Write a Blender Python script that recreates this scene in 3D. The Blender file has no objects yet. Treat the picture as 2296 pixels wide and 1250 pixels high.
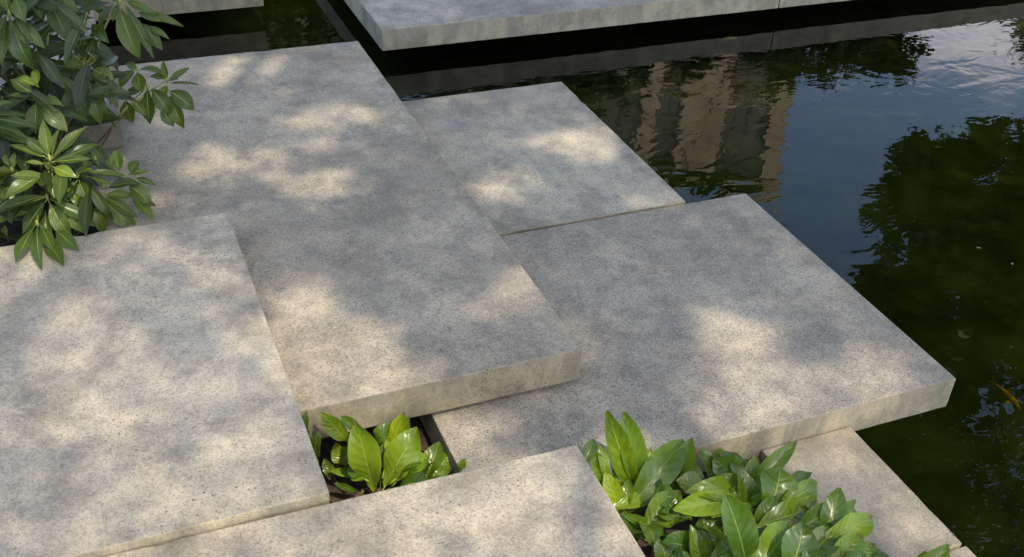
import bpy, bmesh, math, random
import numpy as np
from mathutils import Vector, Matrix, Euler, noise
R = math.radians
SC = bpy.context.scene
COL = SC.collection

# ------------------------------------------------------------------ camera
cam_data = bpy.data.cameras.new('camera')
cam_data.sensor_width = 36.0
cam_data.lens = 36.0 * 2417.1 / 2296.0
cam_data.clip_start = 0.05
cam_data.clip_end = 2000.0
cam = bpy.data.objects.new('camera', cam_data)
COL.objects.link(cam)
right = Vector((0.92470341, -0.37762571, 0.04819157))
up = Vector((0.1758702, 0.53602929, 0.82567686))
fwd = Vector((0.3376289, 0.75503074, -0.56208122))
m = Matrix.Identity(4)
for i in range(3):
    m[i][0] = right[i]; m[i][1] = up[i]; m[i][2] = -fwd[i]
m[2][3] = 2.0066
cam.matrix_world = m
SC.camera = cam

# ------------------------------------------------------------------ sun, sky, exposure
SUN_EL, SUN_AZ = R(57.0), R(12.0)      # azimuth measured from -Y towards +X
SUN = Vector((math.sin(SUN_AZ) * math.cos(SUN_EL), -math.cos(SUN_AZ) * math.cos(SUN_EL), math.sin(SUN_EL)))
sun_data = bpy.data.lights.new('sun', 'SUN')
sun_data.energy = 2.05
sun_data.angle = R(0.53)
sun_data.color = (1.0, 0.89, 0.74)
sun = bpy.data.objects.new('sun', sun_data)
COL.objects.link(sun)
sun.rotation_euler = (-SUN).to_track_quat('-Z', 'Y').to_euler()
sun.location = SUN * 30

world = bpy.data.worlds.new('World')
SC.world = world
world.use_nodes = True
wn, wl = world.node_tree.nodes, world.node_tree.links
wn.clear()
w_out = wn.new('ShaderNodeOutputWorld')
w_bg = wn.new('ShaderNodeBackground')
sky = wn.new('ShaderNodeTexSky')
sky.sky_type = 'NISHITA'
sky.sun_disc = False
sky.sun_elevation = SUN_EL
sky.sun_rotation = math.pi - SUN_AZ      # same bearing as the lamp
sky.air_density = 1.0
sky.dust_density = 2.6
sky.ozone_density = 1.8
w_bg.inputs['Strength'].default_value = 0.15
# scattered fair-weather cumulus over the whole sky
w_tc = wn.new('ShaderNodeTexCoord')
w_map = wn.new('ShaderNodeMapping')
w_map.inputs['Scale'].default_value = (1.0, 1.0, 2.2)
w_map.inputs['Location'].default_value = (0.30, 0.0, 0.0)
w_noise = wn.new('ShaderNodeTexNoise')
w_noise.inputs['Scale'].default_value = 3.4
w_noise.inputs['Detail'].default_value = 7.0
w_noise.inputs['Roughness'].default_value = 0.55
w_ramp = wn.new('ShaderNodeValToRGB')
w_ramp.color_ramp.elements[0].position = 0.56
w_ramp.color_ramp.elements[1].position = 0.66
w_mix = wn.new('ShaderNodeMix')
w_mix.data_type = 'RGBA'
w_mix.inputs[7].default_value = (6.6, 6.3, 6.7, 1.0)
wl.new(w_tc.outputs['Generated'], w_map.inputs['Vector'])
wl.new(w_map.outputs['Vector'], w_noise.inputs['Vector'])
wl.new(w_noise.outputs['Fac'], w_ramp.inputs['Fac'])
# the banks of cumulus lie low towards the horizon all round
w_sep = wn.new('ShaderNodeSeparateXYZ')
w_low = wn.new('ShaderNodeMapRange')
w_low.interpolation_type = 'SMOOTHSTEP'
for s_, q_ in zip(w_low.inputs[1:], (0.40, 0.335, 0.0, 1.0)):
    s_.default_value = q_
w_mul = wn.new('ShaderNodeMath')
w_mul.operation = 'MULTIPLY'
wl.new(w_tc.outputs['Generated'], w_sep.inputs[0])
wl.new(w_sep.outputs[2], w_low.inputs[0])
wl.new(w_ramp.outputs['Color'], w_mul.inputs[0])
wl.new(w_low.outputs[0], w_mul.inputs[1])
wl.new(w_mul.outputs[0], w_mix.inputs[0])
wl.new(sky.outputs['Color'], w_mix.inputs[6])
wl.new(w_mix.outputs[2], w_bg.inputs['Color'])
wl.new(w_bg.outputs['Background'], w_out.inputs['Surface'])

SC.view_settings.view_transform = 'Standard'
SC.view_settings.look = 'None'
SC.view_settings.exposure = 1.28
SC.view_settings.gamma = 1.0
SC.view_settings.use_curve_mapping = False
SC.cycles.max_bounces = 7
SC.cycles.transparent_max_bounces = 12
SC.cycles.sample_clamp_indirect = 6.0

# ---- leaf positions (metres): stalk end xyz, tip xyz, width
P1=[[0.561,2.12,-0.2,0.536,2.17,-0.008,0.088],
[0.599,2.123,-0.2,0.696,2.163,-0.072,0.095],
[0.511,2.2,-0.079,0.452,2.21,0.023,0.05],
[0.534,2.2,-0.051,0.499,2.21,0.003,0.033],
[0.62,2.2,-0.17,0.673,2.2,-0.036,0.052],
[0.649,2.2,-0.143,0.689,2.2,-0.05,0.045],
[0.596,2.2,-0.114,0.636,2.2,-0.055,0.044],
[0.425,2.2,-0.112,0.429,2.2,-0.031,0.041],
[0.404,2.2,-0.017,0.401,2.2,0.051,0.032],
[0.501,2.2,-0.169,0.486,2.23,-0.113,0.049],
[0.548,2.183,-0.19,0.504,2.213,-0.118,0.045],
[0.549,2.173,-0.2,0.46,2.183,-0.162,0.027],
[0.516,2.138,-0.22,0.459,2.138,-0.17,0.02],
[0.465,2.2,-0.2,0.448,2.22,-0.152,0.033],
[0.612,2.135,-0.21,0.683,2.145,-0.19,0.033],
[0.586,2.141,-0.21,0.597,2.171,-0.202,0.018]]
P1b=[[0.72,2.116,-0.2,0.768,2.166,-0.143,0.058],
[0.75,2.113,-0.2,0.792,2.153,-0.176,0.045],
[0.696,2.163,-0.21,0.734,2.193,-0.2,0.034],
[0.677,2.129,-0.21,0.684,2.149,-0.187,0.029],
[0.794,2.052,-0.14,0.805,2.052,-0.11,0.024],
[0.726,2.098,-0.2,0.802,2.118,-0.191,0.034]]
Lc=[[1.23,1.86,-0.152,1.169,1.91,0.059,0.06],
[1.251,1.86,-0.14,1.226,1.92,0.032,0.066],
[1.075,1.86,-0.025,1.114,1.89,0.007,0.035],
[1.059,1.86,-0.007,1.061,1.88,0.002,0.016],
[1.146,1.86,-0.124,1.119,1.89,-0.04,0.049],
[1.145,1.86,-0.088,1.145,1.9,-0.031,0.029],
[1.171,1.815,-0.19,1.142,1.845,-0.091,0.049],
[1.193,1.854,-0.18,1.178,1.874,-0.125,0.023],
[1.273,1.86,-0.084,1.294,1.88,-0.073,0.03],
[1.248,1.819,-0.17,1.393,1.879,-0.08,0.082],
[1.312,1.836,-0.18,1.395,1.876,-0.129,0.057],
[1.374,1.839,-0.18,1.413,1.859,-0.062,0.061],
[1.169,1.795,-0.17,1.295,1.805,-0.182,0.039],
[1.222,1.708,-0.17,1.312,1.748,-0.123,0.073],
[1.37,1.812,-0.2,1.397,1.832,-0.177,0.04],
[1.247,1.711,-0.21,1.137,1.711,-0.111,0.029],
[1.179,1.731,-0.22,1.245,1.731,-0.221,0.026],
[1.221,1.86,-0.167,1.216,1.88,-0.139,0.027],
[1.196,1.804,-0.17,1.213,1.834,-0.122,0.033],
[1.439,1.817,-0.2,1.369,1.807,-0.191,0.044]]
Mc=[[1.529,1.809,-0.17,1.473,1.819,-0.11,0.078],
[1.503,1.754,-0.16,1.461,1.764,-0.122,0.041],
[1.45,1.724,-0.14,1.342,1.724,-0.103,0.051],
[1.516,1.694,-0.16,1.506,1.744,-0.092,0.046],
[1.554,1.755,-0.17,1.59,1.785,-0.111,0.033],
[1.573,1.754,-0.16,1.71,1.784,-0.095,0.041],
[1.559,1.648,-0.13,1.611,1.698,-0.085,0.088],
[1.657,1.704,-0.16,1.742,1.724,-0.165,0.03],
[1.592,1.628,-0.14,1.715,1.658,-0.14,0.048],
[1.664,1.652,-0.17,1.721,1.662,-0.161,0.03],
[1.458,1.648,-0.14,1.495,1.648,-0.138,0.026],
[1.463,1.703,-0.15,1.496,1.723,-0.128,0.024],
[1.475,1.579,-0.14,1.535,1.619,-0.094,0.044],
[1.454,1.681,-0.14,1.526,1.681,-0.188,0.027],
[1.423,1.694,-0.15,1.282,1.694,-0.123,0.056]]
Fc=[[1.363,1.485,-0.12,1.32,1.545,0.044,0.099],
[1.423,1.475,-0.13,1.522,1.515,-0.088,0.08],
[1.475,1.441,-0.12,1.516,1.471,-0.042,0.082],
[1.312,1.528,-0.14,1.371,1.548,-0.136,0.038],
[1.365,1.587,-0.17,1.336,1.607,-0.124,0.028],
[1.315,1.569,-0.17,1.282,1.579,-0.131,0.033],
[1.424,1.485,-0.13,1.427,1.505,-0.108,0.02],
[1.398,1.669,-0.18,1.337,1.669,-0.177,0.034],
[1.268,1.601,-0.16,1.195,1.601,-0.116,0.054],
[1.195,1.588,-0.17,1.184,1.608,-0.117,0.051],
[1.268,1.593,-0.17,1.271,1.623,-0.136,0.038],
[1.287,1.565,-0.17,1.268,1.595,-0.092,0.036],
[1.314,1.494,-0.14,1.344,1.494,-0.115,0.04],
[1.356,1.447,-0.12,1.367,1.447,-0.059,0.039],
[1.218,1.565,-0.18,1.255,1.565,-0.153,0.045],
[1.451,1.453,-0.12,1.441,1.463,-0.098,0.027]]
Rc=[[1.517,1.57,-0.12,1.638,1.59,-0.144,0.065],
[1.635,1.612,-0.14,1.699,1.612,-0.177,0.035],
[1.568,1.527,-0.12,1.688,1.557,-0.128,0.054],
[1.641,1.496,-0.13,1.695,1.556,-0.062,0.054],
[1.703,1.534,-0.15,1.783,1.564,-0.159,0.05],
[1.613,1.452,-0.1,1.746,1.472,-0.097,0.058],
[1.548,1.438,-0.12,1.617,1.458,-0.094,0.06],
[1.587,1.395,-0.11,1.66,1.415,-0.079,0.055],
[1.639,1.392,-0.12,1.701,1.402,-0.11,0.035],
[1.553,1.425,-0.13,1.594,1.425,-0.113,0.033],
[1.499,1.406,-0.11,1.548,1.406,-0.093,0.049],
[1.592,1.366,-0.11,1.641,1.366,-0.089,0.044]]
Hc=[[1.794,1.291,-0.16,1.843,1.301,-0.074,0.072],
[1.78,1.305,-0.17,1.801,1.315,-0.097,0.058]]
rh=[[[-0.168,3.55,0.728],
[[-0.18,3.55,0.715,-0.215,3.5,0.607,0.038],
[-0.166,3.55,0.711,-0.139,3.5,0.584,0.065],
[-0.143,3.55,0.78,-0.129,3.5,0.731,0.049],
[-0.153,3.55,0.713,-0.132,3.5,0.653,0.04],
[-0.178,3.55,0.726,-0.231,3.5,0.649,0.043],
[-0.147,3.55,0.709,-0.094,3.5,0.642,0.04],
[-0.186,3.55,0.747,-0.229,3.5,0.746,0.036],
[-0.167,3.55,0.735,-0.171,3.58,0.786,0.036]]],
[[-0.038,3.6,0.767],
[[-0.049,3.6,0.758,-0.016,3.55,0.642,0.066],
[-0.085,3.6,0.747,-0.081,3.55,0.716,0.034],
[-0.021,3.6,0.755,0.022,3.55,0.727,0.041],
[-0.064,3.6,0.759,-0.119,3.55,0.73,0.04],
[-0.013,3.6,0.765,0.023,3.59,0.752,0.037]]],
[[0.065,3.72,0.655],
[[0.066,3.72,0.662,0.027,3.71,0.691,0.032],
[0.04,3.72,0.586,0.018,3.67,0.536,0.05],
[0.068,3.72,0.61,0.102,3.67,0.571,0.043],
[0.067,3.72,0.564,0.058,3.67,0.511,0.024],
[0.08,3.72,0.666,0.127,3.71,0.663,0.021],
[0.083,3.72,0.66,0.119,3.71,0.638,0.025],
[0.057,3.72,0.648,0.002,3.71,0.642,0.025],
[0.056,3.72,0.659,0.075,3.75,0.698,0.032],
[0.073,3.72,0.661,0.111,3.75,0.691,0.032]]],
[[0.166,3.7,0.685],
[[0.163,3.7,0.664,0.191,3.65,0.525,0.07],
[0.182,3.7,0.673,0.235,3.65,0.522,0.034],
[0.145,3.7,0.68,0.092,3.65,0.628,0.036],
[0.159,3.7,0.679,0.136,3.65,0.648,0.025],
[0.224,3.7,0.605,0.268,3.65,0.538,0.051],
[0.24,3.7,0.592,0.294,3.65,0.57,0.026],
[0.233,3.7,0.646,0.339,3.65,0.61,0.029],
[0.222,3.7,0.643,0.275,3.65,0.628,0.036],
[0.187,3.7,0.687,0.26,3.65,0.661,0.036],
[0.178,3.7,0.692,0.241,3.69,0.712,0.039],
[0.161,3.7,0.693,0.117,3.69,0.719,0.039]]],
[[0.018,3.62,0.477],
[[0.004,3.62,0.473,-0.099,3.61,0.48,0.034],
[-0.017,3.62,0.446,-0.065,3.57,0.37,0.048],
[0.012,3.62,0.462,-0.007,3.57,0.364,0.059],
[0.025,3.62,0.453,0.034,3.57,0.335,0.056],
[0.044,3.62,0.466,0.096,3.57,0.382,0.041],
[0.045,3.62,0.493,0.095,3.57,0.462,0.057],
[-0.006,3.62,0.491,-0.081,3.65,0.514,0.043],
[0.002,3.62,0.498,-0.031,3.65,0.531,0.043],
[0.024,3.62,0.43,0.059,3.57,0.373,0.032]]],
[[-0.138,3.52,0.464],
[[-0.153,3.52,0.469,-0.233,3.47,0.45,0.048],
[-0.145,3.52,0.442,-0.164,3.47,0.371,0.057],
[-0.142,3.52,0.365,-0.129,3.47,0.333,0.039],
[-0.131,3.52,0.432,-0.077,3.47,0.366,0.056],
[-0.135,3.52,0.5,-0.181,3.55,0.519,0.031],
[-0.131,3.52,0.504,-0.129,3.55,0.539,0.031],
[-0.122,3.52,0.462,-0.075,3.47,0.451,0.031],
[-0.153,3.52,0.473,-0.202,3.55,0.511,0.045],
[-0.159,3.52,0.455,-0.219,3.51,0.478,0.028]]],
[[0.221,3.85,0.305],
[[0.183,3.85,0.376,0.131,3.82,0.342,0.054],
[0.195,3.85,0.367,0.197,3.82,0.313,0.054],
[0.205,3.85,0.378,0.286,3.87,0.343,0.037],
[0.22,3.85,0.297,0.21,3.82,0.191,0.061],
[0.236,3.85,0.299,0.282,3.82,0.218,0.061],
[0.137,3.85,0.265,0.147,3.82,0.2,0.061],
[0.16,3.85,0.266,0.195,3.82,0.219,0.037],
[0.202,3.85,0.303,0.149,3.87,0.28,0.035],
[0.134,3.85,0.269,0.107,3.87,0.302,0.039],
[0.194,3.85,0.379,0.166,3.87,0.395,0.031]]],
[[0.293,3.86,0.317],
[[0.294,3.86,0.325,0.29,3.88,0.381,0.026],
[0.305,3.86,0.324,0.37,3.88,0.346,0.03],
[0.303,3.86,0.307,0.394,3.88,0.283,0.018],
[0.299,3.86,0.278,0.363,3.83,0.216,0.065],
[0.296,3.86,0.257,0.322,3.83,0.151,0.054],
[0.26,3.86,0.214,0.288,3.83,0.158,0.046],
[0.29,3.86,0.326,0.244,3.88,0.331,0.028],
[0.29,3.86,0.3,0.259,3.83,0.266,0.035],
[0.296,3.86,0.317,0.333,3.88,0.312,0.024]]],
[[-0.274,3.45,0.439],
[[-0.274,3.45,0.439,-0.176,3.4,0.423,0.037],
[-0.272,3.45,0.45,-0.187,3.44,0.439,0.03],
[-0.267,3.45,0.475,-0.218,3.44,0.488,0.023],
[-0.28,3.45,0.41,-0.204,3.4,0.393,0.034],
[-0.277,3.45,0.395,-0.19,3.4,0.365,0.037]]],
[[-0.136,3.38,0.307],
[[-0.136,3.38,0.318,-0.135,3.41,0.415,0.042],
[-0.126,3.38,0.321,-0.098,3.41,0.38,0.029],
[-0.124,3.38,0.312,-0.026,3.41,0.381,0.042],
[-0.119,3.38,0.297,0.004,3.41,0.322,0.038],
[-0.123,3.38,0.296,-0.028,3.37,0.295,0.031],
[-0.13,3.38,0.276,-0.078,3.33,0.265,0.042],
[-0.154,3.38,0.291,-0.202,3.37,0.309,0.021],
[-0.149,3.38,0.316,-0.232,3.41,0.354,0.029],
[-0.144,3.38,0.324,-0.195,3.41,0.377,0.031],
[-0.14,3.38,0.296,-0.146,3.37,0.277,0.024],
[-0.138,3.38,0.314,-0.166,3.41,0.361,0.024]]],
[[-0.167,3.34,0.189],
[[-0.162,3.34,0.275,-0.273,3.29,0.244,0.05],
[-0.181,3.34,0.191,-0.296,3.29,0.183,0.042],
[-0.223,3.34,0.147,-0.32,3.29,0.154,0.034],
[-0.177,3.34,0.176,-0.248,3.29,0.112,0.051],
[-0.183,3.34,0.131,-0.186,3.29,0.075,0.039],
[-0.163,3.34,0.169,-0.124,3.29,0.075,0.055],
[-0.136,3.34,0.169,-0.088,3.29,0.087,0.047],
[-0.114,3.34,0.142,-0.048,3.29,0.099,0.039],
[-0.138,3.34,0.267,-0.141,3.29,0.221,0.036],
[-0.159,3.34,0.27,-0.245,3.33,0.289,0.032],
[-0.15,3.34,0.176,-0.06,3.29,0.118,0.041]]],
[[-0.207,3.235,0.158],
[[-0.222,3.235,0.147,-0.273,3.108,0.124,0.049],
[-0.209,3.235,0.149,-0.21,3.053,0.124,0.042],
[-0.189,3.235,0.113,-0.153,3.049,0.124,0.05],
[-0.157,3.235,0.125,-0.107,3.116,0.124,0.046],
[-0.195,3.235,0.142,-0.174,3.134,0.124,0.04]]],
[[0.008,3.46,0.136],
[[-0.034,3.46,0.201,0.07,3.45,0.175,0.028],
[-0.029,3.46,0.181,0.033,3.45,0.148,0.021],
[0.023,3.46,0.129,0.112,3.45,0.139,0.045],
[0.094,3.46,0.17,0.152,3.45,0.176,0.026],
[0.116,3.46,0.152,0.167,3.45,0.126,0.027],
[0.092,3.46,0.127,0.142,3.41,0.082,0.062],
[0.004,3.46,0.083,0.077,3.41,0.001,0.071],
[-0.013,3.46,0.081,-0.023,3.41,-0.001,0.053],
[0.094,3.46,0.082,0.141,3.41,0.027,0.045],
[-0.04,3.46,0.159,0.011,3.41,0.053,0.04],
[0.067,3.46,0.189,0.072,3.49,0.245,0.049],
[0.005,3.46,0.22,-0.001,3.49,0.252,0.026],
[0.044,3.46,0.202,0.044,3.49,0.225,0.03],
[0.1,3.46,0.179,0.128,3.49,0.196,0.04],
[0.115,3.46,0.058,0.16,3.45,0.043,0.024],
[0.015,3.46,0.105,0.086,3.45,0.094,0.038],
[0.01,3.46,0.097,0.087,3.41,0.042,0.038]]],
[[-0.065,3.4,0.223],
[[-0.073,3.4,0.201,-0.109,3.35,0.18,0.047],
[-0.062,3.4,0.199,-0.05,3.35,0.172,0.047],
[-0.076,3.4,0.164,-0.061,3.35,0.105,0.044],
[-0.072,3.4,0.229,-0.024,3.39,0.245,0.029],
[-0.091,3.4,0.209,-0.118,3.35,0.184,0.037],
[-0.083,3.4,0.254,-0.048,3.39,0.263,0.024],
[-0.079,3.4,0.188,-0.085,3.35,0.15,0.037]]],
[[-0.255,3.42,0.262],
[[-0.248,3.42,0.258,-0.296,3.41,0.278,0.024],
[-0.25,3.42,0.27,-0.242,3.45,0.306,0.024],
[-0.26,3.42,0.276,-0.269,3.45,0.308,0.02],
[-0.301,3.42,0.219,-0.291,3.37,0.173,0.046],
[-0.278,3.42,0.22,-0.247,3.37,0.177,0.044],
[-0.285,3.42,0.239,-0.322,3.37,0.227,0.036],
[-0.322,3.42,0.153,-0.314,3.37,0.118,0.033],
[-0.319,3.42,0.013,-0.32,3.45,0.044,0.029]]]]
dap=[[-0.103,2.501,0.366,-0.125,0.063,0.727,0.225],
[0.68,4.602,0.142,-0.04,0.026,0.139,1.12],
[0.833,4.815,0.158,-0.044,0.013,0.064,0.784],
[0.937,4.017,0.194,-0.058,0.028,0.108,0.896],
[0.493,3.834,0.106,-0.032,0.019,0.105,1.008],
[0.804,3.779,0.1,-0.03,0.018,0.075,0.784],
[0.721,3.541,0.119,-0.037,0.028,0.116,1.008],
[0.37,3.704,0.063,-0.019,0.013,0.084,0.672],
[0.582,3.675,0.096,-0.03,0.017,0.085,0.784],
[0.479,2.666,0.128,-0.043,0.054,0.236,1.12],
[0.55,2.48,0.161,-0.055,0.053,0.206,1.12],
[0.669,2.331,0.146,-0.05,0.03,0.099,0.952],
[0.438,2.347,0.118,-0.041,0.028,0.117,0.952],
[1.204,2.628,0.104,-0.034,0.052,0.126,0.896],
[0.236,4.195,0.067,-0.02,0.01,0.083,0.672],
[1.999,3.68,0.152,-0.046,0.079,0.168,1.12],
[1.521,3.434,0.166,-0.052,0.044,0.112,0.784],
[2.086,3.144,0.123,-0.039,0.025,0.045,0.56],
[1.623,4.318,0.142,-0.041,0.023,0.066,0.448],
[1.789,2.047,0.13,-0.044,0.108,0.171,1.12],
[1.894,2.298,0.095,-0.032,0.055,0.09,0.784],
[2.147,1.972,0.183,-0.062,0.066,0.088,0.896],
[1.867,1.841,0.158,-0.055,0.049,0.071,1.008],
[0.853,2.079,0.092,-0.032,0.036,0.1,1.12],
[1.367,2.384,0.056,-0.019,0.041,0.089,0.336],
[2.214,1.81,0.082,-0.028,0.043,0.054,0.896],
[1.663,1.848,0.116,-0.04,0.033,0.052,0.896],
[-0.266,3.206,0.218,-0.071,0.004,0.108,0.675],
[0.051,3.185,0.132,-0.043,0.005,0.049,0.525],
[0.224,2.954,0.141,-0.046,0.018,0.114,0.6],
[-0.207,2.853,0.142,-0.048,0.009,0.176,0.6],
[-0.108,2.445,0.163,-0.056,0.014,0.163,0.675],
[0.126,2.403,0.133,-0.046,0.017,0.114,0.45],
[0.286,2.043,0.134,-0.047,0.032,0.144,0.6],
[-0.033,2.123,0.15,-0.053,0.013,0.112,0.45],
[-0.249,2.046,0.114,-0.04,0.005,0.088,0.525],
[0.317,2.656,0.097,-0.032,0.035,0.18,0.3],
[0.515,1.798,0.527,-0.187,0.079,0.252,0.72],
[0.902,1.804,0.096,-0.034,0.053,0.12,0.8],
[0.098,1.816,0.312,-0.112,0.019,0.108,0.72],
[0.938,1.572,0.09,-0.032,0.058,0.117,0.7],
[1.955,1.708,0.146,-0.051,0.05,0.068,1.0],
[2.027,1.521,0.077,-0.027,0.074,0.094,0.8],
[2.01,1.324,0.109,-0.039,0.07,0.083,0.9],
[1.991,1.228,0.071,-0.026,0.045,0.052,0.9],
[0.549,2.131,0.129,-0.045,0.045,0.164,1.5],
[0.691,2.044,0.094,-0.033,0.04,0.123,1.5],
[1.223,1.857,0.096,-0.034,0.051,0.1,1.5],
[1.13,1.725,0.103,-0.037,0.061,0.124,1.35],
[1.258,1.611,0.091,-0.032,0.049,0.087,1.35],
[1.442,1.462,0.134,-0.048,0.09,0.139,0.75],
[1.61,1.609,0.071,-0.025,0.051,0.075,0.9],
[1.652,1.42,0.08,-0.028,0.06,0.082,0.9],
[3.509,5.059,0.189,-0.011,-0.01,0.021,0.8],
[-0.166,3.584,0.109,-0.011,0.004,0.06,1.5],
[-0.017,3.528,0.085,-0.009,0.001,0.031,1.35],
[-0.215,3.475,0.138,-0.015,0.006,0.072,1.2],
[-0.209,3.377,0.113,-0.014,0.003,0.044,1.5],
[-0.066,3.694,0.081,-0.007,0.002,0.048,0.9],
[0.033,3.855,0.08,-0.005,0.001,0.053,0.75],
[0.082,3.496,0.058,-0.006,0.001,0.053,0.9]]

# ------------------------------------------------------------------ helpers
def tag(o, label=None, cat=None, group=None, kind=None):
    if label: o['label'] = label
    if cat: o['category'] = cat
    if group: o['group'] = group
    if kind: o['kind'] = kind
    return o

def link(name, me, mat=None, parent=None):
    o = bpy.data.objects.new(name, me)
    if mat is not None and me is not None and not me.materials:
        me.materials.append(mat)
    COL.objects.link(o)
    if parent is not None:
        o.parent = parent
    return o

def empty(name, loc):
    o = bpy.data.objects.new(name, None)
    o.empty_display_size = 0.1
    o.location = loc
    COL.objects.link(o)
    return o

def mesh_np(name, v, f, smooth=False, uv=None):
    me = bpy.data.meshes.new(name)
    me.from_pydata([tuple(p) for p in v], [], [tuple(q) for q in f])
    if uv is not None:
        l = me.uv_layers.new(name='UVMap')
        idx = np.zeros(len(me.loops), dtype=np.int32)
        me.loops.foreach_get('vertex_index', idx)
        l.data.foreach_set('uv', np.asarray(uv, dtype=np.float32)[idx].ravel())
    if smooth:
        me.polygons.foreach_set('use_smooth', [True] * len(me.polygons))
    me.update()
    return me

def quads_np(name, v, n):
    """n quads, 4 consecutive vertices each, written fast"""
    me = bpy.data.meshes.new(name)
    me.vertices.add(n * 4)
    me.vertices.foreach_set('co', np.asarray(v, dtype=np.float32).ravel())
    me.loops.add(n * 4)
    me.loops.foreach_set('vertex_index', np.arange(n * 4, dtype=np.int32))
    me.polygons.add(n)
    me.polygons.foreach_set('loop_start', np.arange(n, dtype=np.int32) * 4)
    me.update(calc_edges=True)
    me.validate()
    return me

def tube(pts, radii, sides=7):
    v, f = [], []
    n = len(pts)
    pts = [Vector(p) for p in pts]
    for i in range(n):
        d = (pts[min(i + 1, n - 1)] - pts[max(i - 1, 0)]).normalized()
        a = d.orthogonal().normalized() if i == 0 else (prev - d * prev.dot(d)).normalized()
        prev = a
        b = d.cross(a)
        for k in range(sides):
            t = 2 * math.pi * k / sides
            v.append(pts[i] + (a * math.cos(t) + b * math.sin(t)) * radii[i])
    for i in range(n - 1):
        for k in range(sides):
            k2 = (k + 1) % sides
            f.append((i * sides + k, i * sides + k2, (i + 1) * sides + k2, (i + 1) * sides + k))
    f.append(tuple(range(sides - 1, -1, -1)))
    f.append(tuple((n - 1) * sides + k for k in range(sides)))
    return v, f

def merge(parts):
    V, F = [], []
    for v, f in parts:
        o = len(V)
        V += list(v)
        F += [tuple(i + o for i in q) for q in f]
    return V, F

def box(x0, x1, y0, y1, z0, z1):
    v = [(x0, y0, z0), (x1, y0, z0), (x1, y1, z0), (x0, y1, z0), (x0, y0, z1), (x1, y0, z1), (x1, y1, z1), (x0, y1, z1)]
    f = [(3, 2, 1, 0), (4, 5, 6, 7), (0, 1, 5, 4), (1, 2, 6, 5), (2, 3, 7, 6), (3, 0, 4, 7)]
    return v, f

class NT:
    def __init__(self, name):
        self.mat = bpy.data.materials.new(name)
        self.mat.use_nodes = True
        self.n, self.l = self.mat.node_tree.nodes, self.mat.node_tree.links
        self.n.clear()
        self.out = self.n.new('ShaderNodeOutputMaterial')
    def node(self, t, **kw):
        x = self.n.new('ShaderNode' + t)
        for k, v in kw.items():
            setattr(x, k, v)
        return x
    def put(self, sock, val):
        if isinstance(val, bpy.types.NodeSocket):
            self.l.new(val, sock)
        else:
            if sock.type == 'RGBA' and len(val) == 3:
                val = (*val, 1.0)
            sock.default_value = val
    def math(self, op, a, b=None, c=None, clamp=False):
        x = self.node('Math', operation=op, use_clamp=clamp)
        for i, q in enumerate((a, b, c)):
            if q is not None:
                self.put(x.inputs[i], q)
        return x.outputs[0]
    def noise(self, vec, scale, detail=4.0, rough=0.5, dist=0.0):
        x = self.node('TexNoise')
        self.put(x.inputs['Vector'], vec)
        x.inputs['Scale'].default_value = scale
        x.inputs['Detail'].default_value = detail
        x.inputs['Roughness'].default_value = rough
        x.inputs['Distortion'].default_value = dist
        return x.outputs['Fac']
    def ramp(self, val, lo, hi, a=0.0, b=1.0):
        x = self.node('MapRange', interpolation_type='SMOOTHSTEP')
        for s, q in zip(x.inputs, (val, lo, hi, a, b)):
            self.put(s, q)
        return x.outputs[0]
    def mix(self, fac, a, b, mode='MIX'):
        x = self.node('Mix', data_type='RGBA', blend_type=mode)
        self.put(x.inputs[0], fac); self.put(x.inputs[6], a); self.put(x.inputs[7], b)
        return x.outputs[2]
    def mapping(self, vec, scale=(1, 1, 1), loc=(0, 0, 0)):
        x = self.node('Mapping')
        self.put(x.inputs['Vector'], vec)
        x.inputs['Scale'].default_value = scale
        self.put(x.inputs['Location'], loc)
        return x.outputs[0]
    def bump(self, h, strength, dist, normal=None):
        x = self.node('Bump')
        x.inputs['Strength'].default_value = strength
        x.inputs['Distance'].default_value = dist
        self.put(x.inputs['Height'], h)
        if normal is not None:
            self.put(x.inputs['Normal'], normal)
        return x.outputs[0]
    def principled(self, **kw):
        x = self.node('BsdfPrincipled')
        for k, v in kw.items():
            self.put(x.inputs[k.replace('_', ' ')], v)
        return x
    def surface(self, s):
        self.l.new(s, self.out.inputs['Surface'])
        return self.mat

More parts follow.
